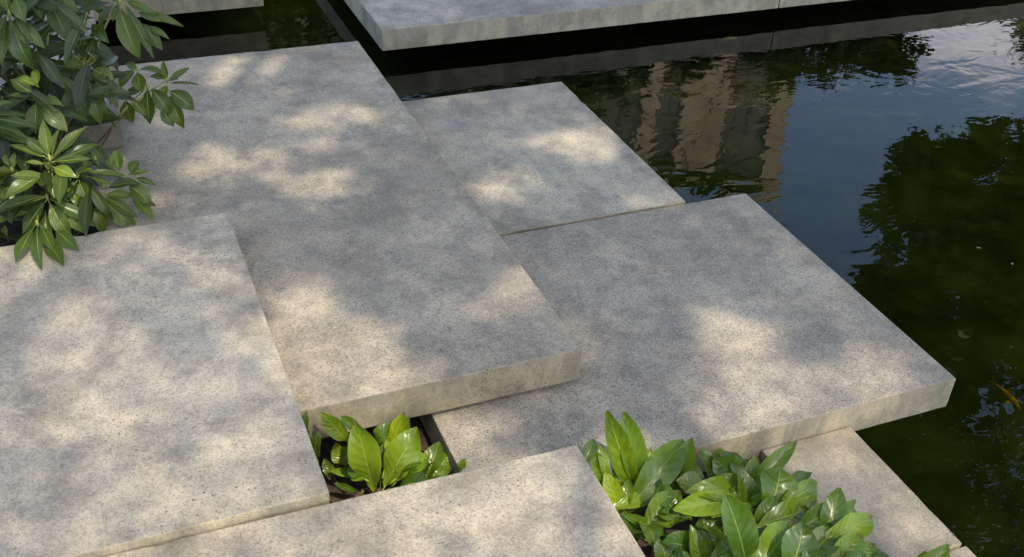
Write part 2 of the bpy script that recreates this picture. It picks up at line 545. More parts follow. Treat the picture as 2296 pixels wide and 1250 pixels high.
# ------------------------------------------------------------------ materials
def concrete(name, tone=1.0):
    t = NT(name)
    tc = t.node('TexCoord').outputs['Object']
    rnd = t.node('ObjectInfo').outputs['Random']
    off = t.math('MULTIPLY', rnd, 37.0)
    cx = t.node('CombineXYZ')
    for i in range(3):
        t.put(cx.inputs[i], off)
    p = t.mapping(tc, loc=cx.outputs[0])
    big = t.noise(p, 1.5, 4, 0.6, 0.5)
    mid = t.noise(p, 5.5, 8, 0.74, 0.15)
    fine = t.noise(p, 135.0, 4, 0.78)
    grain = t.noise(p, 240.0, 2, 0.7)
    c = t.mix(t.ramp(big, 0.36, 0.64), (0.372, 0.325, 0.241), (0.500, 0.440, 0.327))
    # broad weather stains with ragged edges
    c = t.mix(t.ramp(mid, 0.44, 0.66, 0.0, 0.72), c, (0.230, 0.205, 0.155))
    st = t.noise(t.mapping(p, loc=(2.7, 6.1, 0.4)), 2.6, 8, 0.72, 0.25)
    c = t.mix(t.ramp(st, 0.50, 0.64, 0.0, 0.50), c, (0.204, 0.182, 0.138))
    # soft palm-sized grey clouds
    cl = t.noise(t.mapping(p, loc=(7.7, 1.9, 3.3)), 12.0, 6, 0.72, 0.1)
    c = t.mix(t.ramp(cl, 0.46, 0.68, 0.0, 0.55), c, (0.225, 0.208, 0.175))
    # warm lime bloom in places
    bloom = t.noise(t.mapping(p, loc=(4.1, 9.2, 1.7)), 3.3, 6, 0.66)
    c = t.mix(t.ramp(bloom, 0.50, 0.66, 0.0, 0.55), c, (0.602, 0.510, 0.354))
    spk = t.node('ObjectInfo').outputs['Alpha']
    c = t.mix(t.math('MULTIPLY', t.ramp(fine, 0.47, 0.69, 0.0, 0.68), spk, clamp=True), c, (0.173, 0.156, 0.120))
    c = t.mix(t.math('MULTIPLY', t.ramp(fine, 0.48, 0.28, 0.0, 0.32), spk, clamp=True), c, (0.632, 0.560, 0.423))
    c = t.mix(t.math('MULTIPLY', t.ramp(grain, 0.54, 0.72, 0.0, 0.7), spk, clamp=True), c, (0.102, 0.092, 0.072))
    # grime gathered along the arrises
    at = t.node('Attribute', attribute_name='rim')
    rim = t.math('MULTIPLY', at.outputs['Fac'], t.ramp(t.noise(p, 11.0, 5, 0.7), 0.40, 0.62))
    c = t.mix(t.math('MULTIPLY', rim, 0.42), c, (0.204, 0.180, 0.124))
    # cast concrete blow holes, two sizes, in patches
    patch = t.ramp(t.noise(t.mapping(p, loc=(8.3, 2.1, 5.5)), 3.0, 3), 0.38, 0.62)
    pits = None
    for sc, lo, keep in ((120.0, 0.26, 0.74), (52.0, 0.115, 0.88)):
        vo = t.node('TexVoronoi', feature='F1')
        t.put(vo.inputs['Vector'], p)
        vo.inputs['Scale'].default_value = sc
        sep = t.node('SeparateColor')
        t.l.new(vo.outputs['Color'], sep.inputs[0])
        sel = t.math('GREATER_THAN', sep.outputs[0], keep)
        size = t.math('MULTIPLY', sep.outputs[1], lo)
        hole = t.math('MULTIPLY', t.math('LESS_THAN', vo.outputs['Distance'], t.math('ADD', size, lo * 0.45)), sel)
        hole = t.math('MULTIPLY', hole, t.math('ADD', t.math('MULTIPLY', patch, 0.85), 0.12))
        pits = hole if pits is None else t.math('MAXIMUM', pits, hole)
    # ochre stain and runs on the cast sides
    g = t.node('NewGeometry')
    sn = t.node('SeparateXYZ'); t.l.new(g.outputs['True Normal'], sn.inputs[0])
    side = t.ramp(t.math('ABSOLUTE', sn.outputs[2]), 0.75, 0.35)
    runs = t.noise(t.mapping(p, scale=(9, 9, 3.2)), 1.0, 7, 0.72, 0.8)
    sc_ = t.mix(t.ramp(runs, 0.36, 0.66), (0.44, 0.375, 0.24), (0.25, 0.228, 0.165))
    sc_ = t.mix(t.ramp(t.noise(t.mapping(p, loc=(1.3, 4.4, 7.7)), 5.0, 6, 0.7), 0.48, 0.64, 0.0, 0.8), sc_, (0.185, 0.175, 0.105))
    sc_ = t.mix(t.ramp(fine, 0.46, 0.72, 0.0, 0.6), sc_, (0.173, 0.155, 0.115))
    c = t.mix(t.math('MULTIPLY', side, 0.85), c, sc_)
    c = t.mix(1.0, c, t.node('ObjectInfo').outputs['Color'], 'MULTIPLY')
    c = t.mix(t.math('MULTIPLY', pits, 0.78), c, (0.056, 0.052, 0.043))
    h = t.math('SUBTRACT', t.math('ADD', t.math('MULTIPLY', fine, 0.35), t.math('MULTIPLY', grain, 0.25)), t.math('MULTIPLY', pits, 0.9))
    nb = t.bump(h, 0.55, 0.004)
    b = t.principled(Base_Color=c, Roughness=t.ramp(mid, 0.3, 0.7, 0.72, 0.92), Normal=nb)
    b.inputs['Specular IOR Level'].default_value = 0.35
    return t.surface(b.outputs[0])

M = {}
M['concrete'] = concrete('cast_concrete')

def simple(name, col, rough=0.8, var=0.3, scale=20.0, bump=0.0, dist=0.01, detail=5):
    t = NT(name)
    p = t.node('TexCoord').outputs['Object']
    n = t.noise(p, scale, detail, 0.6)
    c = t.mix(t.ramp(n, 0.3, 0.7), tuple(k * (1 - var) for k in col), tuple(min(1, k * (1 + var)) for k in col))
    kw = {}
    if bump:
        kw['Normal'] = t.bump(n, bump, dist)
    b = t.principled(Base_Color=c, Roughness=rough, **kw)
    return t.surface(b.outputs[0])

M['support'] = simple('dark_concrete', (0.03, 0.03, 0.028), 0.9)
M['soil'] = simple('dark_soil', (0.045, 0.028, 0.018), 0.95, 0.6, 45, 1.0, 0.02, 8)
M['litter'] = simple('brown_leaf_litter', (0.10, 0.05, 0.025), 0.8, 0.6, 9)
M['lawn'] = simple('lawn_ground', (0.05, 0.085, 0.025), 0.95, 0.4, 6)
M['bed'] = simple('algae_bed', (0.058, 0.072, 0.011), 0.95, 0.55, 3.0)
M['bark'] = simple('grey_brown_bark', (0.10, 0.075, 0.055), 0.9, 0.4, 12, 0.6, 0.02)
M['stem'] = simple('reddish_brown_stem', (0.10, 0.055, 0.032), 0.7, 0.4, 30)
M['twig'] = simple('young_green_twig', (0.23, 0.26, 0.06), 0.55, 0.25, 30)
M['dry_leaf'] = simple('dry_leaf', (0.26, 0.13, 0.07), 0.7, 0.4, 40)

def water():
    t = NT('pond_surface')
    p = t.node('TexCoord').outputs['Object']
    a = t.noise(t.mapping(p, scale=(1.0, 1.6, 1)), 2.3, 3, 0.55, 0.6)
    b = t.noise(t.mapping(p, scale=(1.0, 1.3, 1), loc=(3, 7, 0)), 11.0, 2, 0.5)
    patch = t.ramp(t.noise(p, 0.9, 2), 0.35, 0.7, 0.25, 1.0)
    h = t.math('ADD', t.math('MULTIPLY', a, 1.0), t.math('MULTIPLY', t.math('MULTIPLY', b, 0.16), patch))
    n = t.bump(h, 1.0, 0.0026)
    fr = t.node('Fresnel')
    fr.inputs['IOR'].default_value = 1.37
    t.put(fr.inputs['Normal'], n)
    gl = t.node('BsdfGlossy')
    gl.inputs['Roughness'].default_value = 0.0
    gl.inputs['Color'].default_value = (1, 1, 1, 1)
    t.put(gl.inputs['Normal'], n)
    tr = t.node('BsdfTransparent')
    tr.inputs['Color'].default_value = (0.54, 0.58, 0.30, 1)
    mx = t.node('MixShader')
    t.put(mx.inputs[0], fr.outputs[0])
    t.l.new(tr.outputs[0], mx.inputs[1]); t.l.new(gl.outputs[0], mx.inputs[2])
    return t.surface(mx.outputs[0])
M['water'] = water()

def leaf_mat(name, dark, light, rib, rough, coat, transl, n_veins, vein_amt, back):
    t = NT(name)
    uv = t.node('UVMap').outputs[0]
    s = t.node('SeparateXYZ'); t.l.new(uv, s.inputs[0])
    u, v = s.outputs[0], s.outputs[1]
    oi = t.node('ObjectInfo')
    au = t.math('ABSOLUTE', t.math('SUBTRACT', u, 0.5))
    ribw = t.math('SUBTRACT', 0.058, t.math('MULTIPLY', v, 0.044))
    ribm = t.ramp(au, ribw, t.math('MULTIPLY', ribw, 0.35))
    ph = t.math('SUBTRACT', t.math('MULTIPLY', v, n_veins), t.math('MULTIPLY', au, n_veins * 0.42))
    fr = t.math('ABSOLUTE', t.math('SUBTRACT', t.math('FRACT', ph), 0.5))
    vein = t.math('MULTIPLY', t.ramp(fr, 0.10, 0.0), vein_amt)
    mott = t.noise(t.mapping(uv, scale=(1, 2.2, 1)), 4.0, 4, 0.6)
    base = t.mix(t.ramp(t.math('ADD', t.math('MULTIPLY', mott, 0.6), t.math('MULTIPLY', oi.outputs['Random'], 0.5)), 0.3, 0.85), dark, light)
    base = t.mix(vein, base, rib)
    base = t.mix(t.math('MULTIPLY', ribm, 0.95), base, rib)
    base = t.mix(1.0, base, oi.outputs['Color'], 'MULTIPLY')
    # browned tips and a few blemishes on some leaves
    old = t.math('GREATER_THAN', t.math('FRACT', t.math('MULTIPLY', oi.outputs['Random'], 7.3)), 0.62)
    tip = t.ramp(t.math('ADD', v, t.math('MULTIPLY', mott, 0.16)), 0.98, 1.06)
    spot = t.ramp(t.noise(t.mapping(uv, scale=(1, 2.0, 1)), 13.0, 2), 0.70, 0.76)
    base = t.mix(t.math('MULTIPLY', t.math('MAXIMUM', tip, spot), t.math('MULTIPLY', old, 0.8)), base, (0.16, 0.085, 0.03))
    g = t.node('NewGeometry')
    base = t.mix(t.math('MULTIPLY', g.outputs['Backfacing'], 0.7), base, back)
    h = t.math('SUBTRACT', t.math('MULTIPLY', fr, 1.0), t.math('MULTIPLY', ribm, 1.2))
    nb = t.bump(h, 0.6, 0.004)
    b = t.principled(Base_Color=base, Roughness=rough, Normal=nb)
    b.inputs['Specular IOR Level'].default_value = 0.38
    b.inputs['Coat Weight'].default_value = coat
    b.inputs['Coat Roughness'].default_value = 0.22
    tl = t.node('BsdfTranslucent')
    t.put(tl.inputs['Color'], t.mix(0.6, base, (0.42, 0.60, 0.06)))
    mx = t.node('MixShader')
    mx.inputs[0].default_value = transl
    t.l.new(b.outputs[0], mx.inputs[1]); t.l.new(tl.outputs[0], mx.inputs[2])
    return t.surface(mx.outputs[0])

M['bergenia'] = leaf_mat('bergenia_leaf', (0.052, 0.105, 0.006), (0.165, 0.245, 0.012), (0.27, 0.37, 0.05), 0.32, 0.42, 0.30, 8.0, 0.16, (0.12, 0.19, 0.05))
M['rhodo'] = leaf_mat('rhododendron_leaf', (0.024, 0.052, 0.008), (0.070, 0.108, 0.014), (0.22, 0.27, 0.06), 0.42, 0.25, 0.12, 13.0, 0.16, (0.13, 0.15, 0.08))

def tree_leaf(name, a, b, tr=0.25):
    t = NT(name)
    p = t.node('TexCoord').outputs['Object']
    n = t.noise(p, 1.3, 3)
    c = t.mix(t.ramp(n, 0.35, 0.65), a, b)
    d = t.principled(Base_Color=c, Roughness=0.5)
    tl = t.node('BsdfTranslucent'); t.put(tl.inputs['Color'], c)
    mx = t.node('MixShader'); mx.inputs[0].default_value = tr
    t.l.new(d.outputs[0], mx.inputs[1]); t.l.new(tl.outputs[0], mx.inputs[2])
    return t.surface(mx.outputs[0])
M['crown_mid'] = tree_leaf('tree_leaf_mid_green', (0.04, 0.08, 0.018), (0.07, 0.12, 0.025))
M['crown_shade'] = tree_leaf('tree_leaf_thin_green', (0.07, 0.12, 0.03), (0.10, 0.16, 0.04), 0.45)
M['crown_dark'] = tree_leaf('tree_leaf_dark_green', (0.025, 0.05, 0.018), (0.04, 0.075, 0.022), 0.12)
M['crown_lime'] = tree_leaf('tree_leaf_yellow_green', (0.035, 0.065, 0.012), (0.06, 0.09, 0.018))
M['stone'] = simple('pale_facade_stone', (0.43, 0.33, 0.225), 0.85, 0.3, 1.2)
M['glass'] = simple('dark_window_glass', (0.13, 0.105, 0.08), 0.3, 0.3, 1.0)
M['slate'] = simple('grey_roof', (0.10, 0.10, 0.10), 0.8)
M['fish'] = simple('orange_fish_skin', (0.95, 0.46, 0.05), 0.5, 0.2, 25)
M['fish_pale'] = simple('pale_yellow_fish_skin', (0.45, 0.48, 0.12), 0.5, 0.2, 25)

# ------------------------------------------------------------------ ground, pond, soil
WATER_Z = -0.4856
PX0, PX1, PY0, PY1 = -4.5, 9.0, -1.6, 9.6
BIG = 400.0
v = [(-BIG, -BIG, -.36), (BIG, -BIG, -.36), (BIG, BIG, -.36), (-BIG, BIG, -.36), (PX0, PY0, -.36), (PX1, PY0, -.36), (PX1, PY1, -.36), (PX0, PY1, -.36),
     (PX0, PY0, -1.0), (PX1, PY0, -1.0), (PX1, PY1, -1.0), (PX0, PY1, -1.0)]
f = [(0, 1, 5, 4), (1, 2, 6, 5), (2, 3, 7, 6), (3, 0, 4, 7), (4, 5, 9, 8), (5, 6, 10, 9), (6, 7, 11, 10), (7, 4, 8, 11)]
tag(link('lawn', mesh_np('lawn', v, f), M['lawn']), 'mown grass ground around the pond', kind='structure')
tag(link('pond_bed', mesh_np('pond_bed', [(PX0, PY0, -.86), (PX1, PY0, -.86), (PX1, PY1, -.86), (PX0, PY1, -.86)], [(0, 1, 2, 3)]), M['bed']), 'olive green algae covered pond bottom', kind='structure')
tag(link('water', mesh_np('water', [(PX0, PY0, WATER_Z), (PX1, PY0, WATER_Z), (PX1, PY1, WATER_Z), (PX0, PY1, WATER_Z)], [(0, 1, 2, 3)]), M['water']), 'dark green still pond water reflecting sky and trees', kind='structure')

def soil_block(name, x0, x1, y0, y1, z, bump, seed, label):
    nx, ny = max(2, int((x1 - x0) / .03)), max(2, int((y1 - y0) / .03))
    V, F = [], []
    for j in range(ny + 1):
        for i in range(nx + 1):
            x, y = x0 + (x1 - x0) * i / nx, y0 + (y1 - y0) * j / ny
            h = bump * (noise.noise(Vector((x * 9, y * 9, seed))) + 0.6 * noise.noise(Vector((x * 31, y * 31, seed))))
            V.append((x, y, z + h))
    for j in range(ny):
        for i in range(nx):
            a = j * (nx + 1) + i
            F.append((a, a + 1, a + nx + 2, a + nx + 1))
    ring = [i for i in range(nx + 1)] + [j * (nx + 1) + nx for j in range(1, ny + 1)] + [ny * (nx + 1) + i for i in range(nx - 1, -1, -1)] + [j * (nx + 1) for j in range(ny - 1, 0, -1)]
    o = len(V)
    for i in ring:
        V.append((V[i][0], V[i][1], -.87))
    k = len(ring)
    for q in range(k):
        F.append((ring[(q + 1) % k], ring[q], o + q, o + (q + 1) % k))
    return tag(link(name, mesh_np(name, V, F), M['soil']), label, kind='structure')
soil_block('soil', -1.6, 1.98, 0.0, 1.905, -.255, .012, 1.0, 'dark planting soil between the front slabs')
soil_block('soil', -1.6, 0.785, 1.908, 3.2, -.255, .012, 4.0, 'dark planting soil between the stepped slabs')
soil_block('soil', -1.6, -0.03, 3.235, 4.3, -.06, .02, 7.0, 'dark soil bed under the rhododendron')

# ------------------------------------------------------------------ concrete slabs
def slab(label, x0, x1, y0, y1, ztop, t, rot=0.0, supports=(), seed=0, tone=(1, 1, 1, 1)):
    cx, cy = (x0 + x1) / 2, (y0 + y1) / 2
    bm = bmesh.new()
    hx, hy = (x1 - x0) / 2, (y1 - y0) / 2
    V, F = box(-hx, hx, -hy, hy, -t, 0)
    vs = [bm.verts.new(p) for p in V]
    for q in F:
        bm.faces.new([vs[i] for i in q])
    step = 0.045
    for ax, h in ((0, hx), (1, hy)):
        n = int(2 * h / step)
        for i in range(1, n):
            co = [0, 0, 0]; no = [0, 0, 0]
            co[ax] = -h + 2 * h * i / n; no[ax] = 1
            bmesh.ops.bisect_plane(bm, geom=bm.verts[:] + bm.edges[:] + bm.faces[:], plane_co=co, plane_no=no)
    edges = [e for e in bm.edges if len(e.link_faces) == 2 and e.link_faces[0].normal.dot(e.link_faces[1].normal) < .5]
    bm.normal_update()
    edges = [e for e in bm.edges if len(e.link_faces) == 2 and e.link_faces[0].normal.dot(e.link_faces[1].normal) < .5]
    bmesh.ops.bevel(bm, geom=edges, offset=0.0042, segments=2, profile=0.6, affect='EDGES', clamp_overlap=True)
    # small casting unevenness and worn arrises
    for w in bm.verts:
        p = w.co
        onx, ony, onz = hx - abs(p.x) < .006, hy - abs(p.y) < .006, p.z > -.006
        a = noise.noise(Vector((p.x * 6 + seed, p.y * 6, 3.1)))
        b = noise.noise(Vector((p.x * 27 + seed, p.y * 27, 8.4)))
        if onz and (onx or ony):
            w.co.z -= max(0, b) * .0020
        if onx: w.co.x -= math.copysign(.0010 * (a + 1) + max(0, b) * .0018, p.x)
        if ony: w.co.y -= math.copysign(.0010 * (a + 1) + max(0, b) * .0018, p.y)
        if onz: w.co.z += .0008 * a
        ch = noise.noise(Vector((p.x * 9.7 + seed * 3.3, p.y * 9.7, 1.7 + p.z * 6)))
        if (onx or ony) and ch > .52:
            k_ = (ch - .52) * .022
            if onx: w.co.x -= math.copysign(k_, p.x)
            if ony: w.co.y -= math.copysign(k_, p.y)
            if onz: w.co.z -= k_ * .8
    me = bpy.data.meshes.new('concrete_slab')
    bm.to_mesh(me); bm.free()
    ra = me.attributes.new('rim', 'FLOAT', 'POINT')
    ra.data.foreach_set('value', [max(0.0, 1.0 - min(hx - abs(w.co.x), hy - abs(w.co.y)) / .10) for w in me.vertices])
    o = link('concrete_slab', me, M['concrete'])
    o.location = (cx, cy, ztop)
    o.rotation_euler = (0, 0, rot)
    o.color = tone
    tag(o, label, 'slab', 'concrete slabs stepping over the pond', 'thing')
    for (a0, a1, b0, b1) in supports:
        s = link('support', mesh_np('support', *box(a0 - cx, a1 - cx, b0 - cy, b1 - cy, -.87 - ztop, -t - .002)), M['support'], o)
    return o

slab('long mottled concrete slab in the centre with sunlit front edge above the leafy planter', -.02, 1.2675, 2.275, 4.813, 0.0, .121, supports=[(.05, .70, 2.55, 3.3), (.2, .9, 3.6, 4.4)], seed=1, tone=(0.92, 0.905, 0.885, 1.3))
slab('pale concrete slab at left edge overlapping the long central slab', -1.45, .3797, 1.844, 3.2212, .107, .1055, seed=2, tone=(1.10, 1.075, 1.04, 1.05))
slab('low front concrete slab along the bottom edge between the two planters', -1.3, 1.014, .55, 1.842, .0859, .12, rot=-.0188, supports=[(-1.0, .9, .7, 1.7)], seed=3, tone=(1.10, 1.06, 1.0, 1.1))
slab('large concrete slab at right reaching out over the dark water', .79, 2.4444, 1.9097, 3.1682, -.1449, .120, supports=[(1.0, 1.9, 2.2, 3.0)], seed=4, tone=(0.91, 0.91, 0.92, 1.6))
slab('concrete slab behind the large right one with a small bright sun patch', .72, 2.1817, 3.1970, 4.4217, -.1557, .120, supports=[(.9, 1.8, 3.4, 4.1)], seed=5, tone=(0.95, 0.96, 0.95, 1.4))
slab('narrow low concrete slab at bottom right beside the leafy clumps', 1.7133, 2.0428, 1.3948, 1.9065, -.2262, .15, seed=6, tone=(1.0, 0.97, 0.92, 1.1))
slab('concrete slab corner at the bottom right edge of the frame', 1.775, 2.0488, .75, 1.3895, -.2285, .15, seed=7, tone=(1.05, 1, 0.95, 1.1))
slab('long floating concrete slab along the top edge above black shadow', 1.6135, 4.2865, 5.5940, 7.9000, -0.2796, 0.1262, supports=[(2.0, 3.9, 6.4, 7.4)], seed=8, tone=(0.92, 0.95, 1.0, 1.1))
slab('floating concrete slab continuing the top one beyond a thin joint at right', 4.2923, 7.4000, 5.5940, 7.9000, -0.2796, 0.1262, supports=[(4.6, 7.0, 6.4, 7.4)], seed=9, tone=(0.9, 0.93, 0.97, 1.1))
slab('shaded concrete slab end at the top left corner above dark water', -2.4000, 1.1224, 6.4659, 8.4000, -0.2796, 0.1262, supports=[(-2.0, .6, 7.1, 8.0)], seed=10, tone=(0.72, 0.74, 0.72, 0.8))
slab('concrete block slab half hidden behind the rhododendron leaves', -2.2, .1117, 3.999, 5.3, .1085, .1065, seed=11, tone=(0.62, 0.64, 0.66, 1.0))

# ------------------------------------------------------------------ leaves
def leaf_mesh(name, kind, seed, mat):
    rg = random.Random(seed)
    nv, nu = (9, 4) if kind == 'bergenia' else (8, 4)
    V, F, U = [], [], []
    arch = rg.uniform(.02, .13) * (1 if kind == 'rhodo' else 1.4); fold = rg.uniform(.08, .30); wave = rg.uniform(.02, .05) * (.6 if kind == 'rhodo' else 2.0); ph = rg.uniform(0, 6); skew = rg.uniform(-.05, .05)
    tipcurl = rg.uniform(-.10, .22)
    for j in range(nv + 1):
        q = j / nv
        if kind == 'bergenia':
            w = (math.sin(math.pi * min(1, (q * .94 + .03)) ** 1.22)) ** .86
            if q > .9: w *= 1.0 - ((q - .9) / .1) * .55
            if j == 0: w = .10
            if j == nv: w = .10
        else:
            w = (math.sin(math.pi * (q * .96 + .02) ** .95)) ** 1.05
            if j == 0 or j == nv: w = .05
        for i in range(nu + 1):
            s = -1 + 2 * i / nu
            x = s * .5 * w + skew * math.sin(math.pi * q)
            z = 4 * arch * q * (1 - q) + fold * abs(s) * w * .5 + wave * math.sin(q * 9 + ph + s * 1.3) * abs(s) - tipcurl * max(0, q - .6) ** 2 * 4
            V.append((x, q, z)); U.append((.5 + s * .5, q))
    for j in range(nv):
        for i in range(nu):
            a = j * (nu + 1) + i
            F.append((a, a + 1, a + nu + 2, a + nu + 1))
    # stalk
    pl = .30 if kind == 'bergenia' else .14
    r0 = .045 if kind == 'bergenia' else .03
    tv, tf = tube([(0, -pl, -.06 if kind == 'bergenia' else -.02), (0, -pl * .4, -.02), (0, .10, -.008)], [r0, r0 * .85, r0 * .4], 4)
    o = len(V)
    V += [tuple(p) for p in tv]; U += [(.5, .02)] * len(tv)
    F += [tuple(k + o for k in q) for q in tf]
    me = mesh_np(name, V, F, True, U)
    me.materials.append(mat)
    return me

BERG = [leaf_mesh('bergenia_leaf', 'bergenia', 100 + i, M['bergenia']) for i in range(9)]
RHOD = [leaf_mesh('rhododendron_leaf', 'rhodo', 200 + i, M['rhodo']) for i in range(9)]

def place_leaf(root, meshes, b, tip, w, face, rg, tint=(1, 1, 1), name='leaf', jit=.35, full=False):
    b, tip = Vector(b), Vector(tip)
    d = tip - b
    L = d.length
    d.normalize()
    n = Vector(face) + Vector((rg.uniform(-jit, jit), rg.uniform(-jit, jit), rg.uniform(-jit, jit)))
    n = n - d * n.dot(d)
    if n.length < .1:
        n = d.orthogonal()
    n.normalize()
    x = d.cross(n).normalized()
    o = bpy.data.objects.new(name, meshes[rg.randrange(len(meshes))])
    COL.objects.link(o)
    o.parent = root
    bl = b - root.location
    mm = Matrix.Identity(4)
    zs = min(L, w * 1.8)
    for i in range(3):
        mm[i][0] = x[i] * w; mm[i][1] = d[i] * L; mm[i][2] = n[i] * zs; mm[i][3] = bl[i]
    # non-uniform scale: keep it as a basis matrix
    o.matrix_basis = mm
    k = rg.uniform(.85, 1.15)
    o.color = (tint[0] * k, tint[1] * k, tint[2] * k, 1)
    return o

CAMDIR = Vector((-.35, -.62, .70))
def clump(label, base, table, fill, seed, tints=None, ext=.2, ztop=-.12, grow=1.0):
    rg = random.Random(seed)
    root = empty('bergenia_plant', base)
    tag(root, label, 'plant', 'bergenia clumps in the planters')
    rv, rf = tube([(0, 0, -.03), (.005, 0, .02), (0, .01, .05)], [.02, .017, .009], 7)
    link('rootstock', mesh_np('rootstock', rv, rf, True), M['stem'], root)
    for i, l in enumerate(table):
        tint = (1, 1, 1)
        if tints and i in tints: tint = tints[i]
        bb, tt = Vector(l[:3]), Vector(l[3:6])
        bb = bb - (tt - bb) * ext
        tt = tt + (tt - bb) * .09
        gr = 1.0 if l[6] > .09 else grow
        bb = tt - (tt - bb) * gr
        place_leaf(root, BERG, bb, tt, l[6] * gr, CAMDIR + Vector((0, 0, .25)), rg, tint, jit=.30)
    for i in range(fill):
        a = rg.uniform(0, 2 * math.pi)
        b = Vector(base) + Vector((math.cos(a) * .025, math.sin(a) * .025, rg.uniform(.02, .06)))
        e = rg.uniform(.4, 1.2)
        L = rg.uniform(.10, .15)
        d = Vector((math.cos(a) * math.cos(e), math.sin(a) * math.cos(e), math.sin(e)))
        s = b + d * .05
        t = b + d * (.05 + L)
        if t.z > ztop: t.z = ztop - rg.uniform(0, .03)
        k = rg.uniform(.8, 1.15)
        place_leaf(root, BERG, s, t, L * rg.uniform(.55, .7), (0, -.2, 1), rg, (k, k, k), jit=.4)
    return root

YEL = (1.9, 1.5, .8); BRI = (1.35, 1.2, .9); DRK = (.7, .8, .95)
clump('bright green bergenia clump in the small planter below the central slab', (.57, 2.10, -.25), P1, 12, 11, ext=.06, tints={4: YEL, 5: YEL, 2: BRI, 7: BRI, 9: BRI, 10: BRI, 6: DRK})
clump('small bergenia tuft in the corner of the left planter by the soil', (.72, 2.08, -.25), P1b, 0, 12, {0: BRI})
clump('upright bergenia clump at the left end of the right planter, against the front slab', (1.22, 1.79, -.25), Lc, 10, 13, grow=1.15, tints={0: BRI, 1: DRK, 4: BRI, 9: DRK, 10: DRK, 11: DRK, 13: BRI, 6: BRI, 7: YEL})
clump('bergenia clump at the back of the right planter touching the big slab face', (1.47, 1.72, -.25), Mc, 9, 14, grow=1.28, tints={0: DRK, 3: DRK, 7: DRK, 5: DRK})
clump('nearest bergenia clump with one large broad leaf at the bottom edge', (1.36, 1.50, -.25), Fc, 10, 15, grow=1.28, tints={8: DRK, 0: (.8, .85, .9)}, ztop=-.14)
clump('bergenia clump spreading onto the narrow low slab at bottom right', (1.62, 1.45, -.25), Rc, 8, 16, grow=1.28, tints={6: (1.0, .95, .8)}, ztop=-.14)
clump('lone bergenia leaf poking in over the bottom right slab corner', (1.70, 1.27, -.25), Hc, 7, 17, ext=.5, ztop=-.19)

# rhododendron
rg = random.Random(5)
shrub = empty('rhododendron_shrub', (-.20, 3.62, -.07))
tag(shrub, 'large rhododendron shrub with leathery leaf whorls at the left edge', 'shrub')
SB = Vector(shrub.location)
def stem_to(p, r0, r1, mat, sag=.06, start=None, name='stem', n=7):
    a = Vector(start) if start is not None else SB + Vector((rg.uniform(-.04, .04), rg.uniform(-.04, .04), 0))
    p = Vector(p)
    c = (a + p) / 2 + Vector((rg.uniform(-sag, sag), rg.uniform(-sag, sag) + .03, rg.uniform(0, sag)))
    pts = [(1 - t) ** 2 * a + 2 * t * (1 - t) * c + t * t * p - SB for t in [i / n for i in range(n + 1)]]
    rr = [r0 + (r1 - r0) * i / n for i in range(n + 1)]
    tv, tf = tube(pts, rr, 6)
    return link(name, mesh_np(name, tv, tf, True), mat, shrub)
for wi, (c, leaves) in enumerate(rh):
    c = Vector(c)
    knee = SB.lerp(c, .72) + Vector((rg.uniform(-.03, .03), .04, .02))
    stem_to(knee, .0055, .0035, M['stem'])
    stem_to(c, .0045, .003, M['twig'], sag=.02, start=knee, name='twig')
    bv, bf = tube([c - SB + Vector(k) for k in ((0, 0, -.008), (0, 0, .002), (0, 0, .011), (0, 0, .017))], [.004, .006, .0045, .001], 6)
    link('bud', mesh_np('bud', bv, bf, True), M['twig'], shrub)
    upper = c.z > .40
    for li, l in enumerate(leaves):
        k = rg.uniform(.85, 1.2)
        tint = (k, k, k)
        if not upper: tint = (k * 1.5, k * 1.4, k * 1.0)  # lower whorls: warm sunlight put into the leaf tint
        if wi == 5 and li in (4, 5): tint = (2.6, 2.2, .9)  # young yellowish leaves, tint also brightened as if sunlit
        if wi == 12 and li in (0, 1): tint = (2.4, 2.2, .8)  # two leaves brightened by tint to look sunlit
        b = Vector(l[:3]); t = Vector(l[3:6])
        face = CAMDIR + Vector((0, 0, .5)) + (c - t).normalized() * -.25
        place_leaf(shrub, RHOD, b, t + (t - b) * .16, l[6] * 1.0, face, rg, tint, jit=.30)
# inner foliage, deep shade put into its darkened tint: the nearest leaves singly, the hidden rest as one mass
inner = []
for i in range(640):
    if i >= 540:
        c = Vector((rg.uniform(-1.0, -.42), rg.uniform(3.32, 3.92), rg.uniform(.06, .78)))
    elif i >= 330:
        c = Vector((rg.uniform(-.48, .06), rg.uniform(3.72, 3.96), rg.uniform(.22, .86)))
    elif i < 250:
        c = Vector((rg.uniform(-.46, .10), rg.uniform(3.50, 3.92), rg.uniform(.10, .86)))
        if c.x > -.02 and c.z < .42: c.x -= .22
        if c.y > 3.85 and c.z < .2: c.z += .2
    else:
        c = Vector((rg.uniform(-.40, -.02), rg.uniform(3.30, 3.60), rg.uniform(.02, .30)))
    a = rg.uniform(0, 6.283); e = rg.uniform(-1.0, .25)
    d = Vector((math.cos(a) * math.cos(e), math.sin(a) * math.cos(e), math.sin(e)))
    inner.append((c, d, rg.uniform(.11, .175)))
inner.sort(key=lambda q: q[0].y + (1.0 if q[0].x < -.5 else 0.0))
mass_v, mass_f, mass_u = [], [], []
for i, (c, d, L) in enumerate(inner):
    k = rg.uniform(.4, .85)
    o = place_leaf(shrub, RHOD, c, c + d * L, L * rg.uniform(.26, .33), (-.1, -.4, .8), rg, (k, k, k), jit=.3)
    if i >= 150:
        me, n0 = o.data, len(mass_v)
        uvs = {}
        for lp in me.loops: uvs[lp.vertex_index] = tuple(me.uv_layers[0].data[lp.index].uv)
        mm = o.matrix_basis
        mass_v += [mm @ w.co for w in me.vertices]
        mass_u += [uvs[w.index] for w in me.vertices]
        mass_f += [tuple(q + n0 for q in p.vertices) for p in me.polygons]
        bpy.data.objects.remove(o)
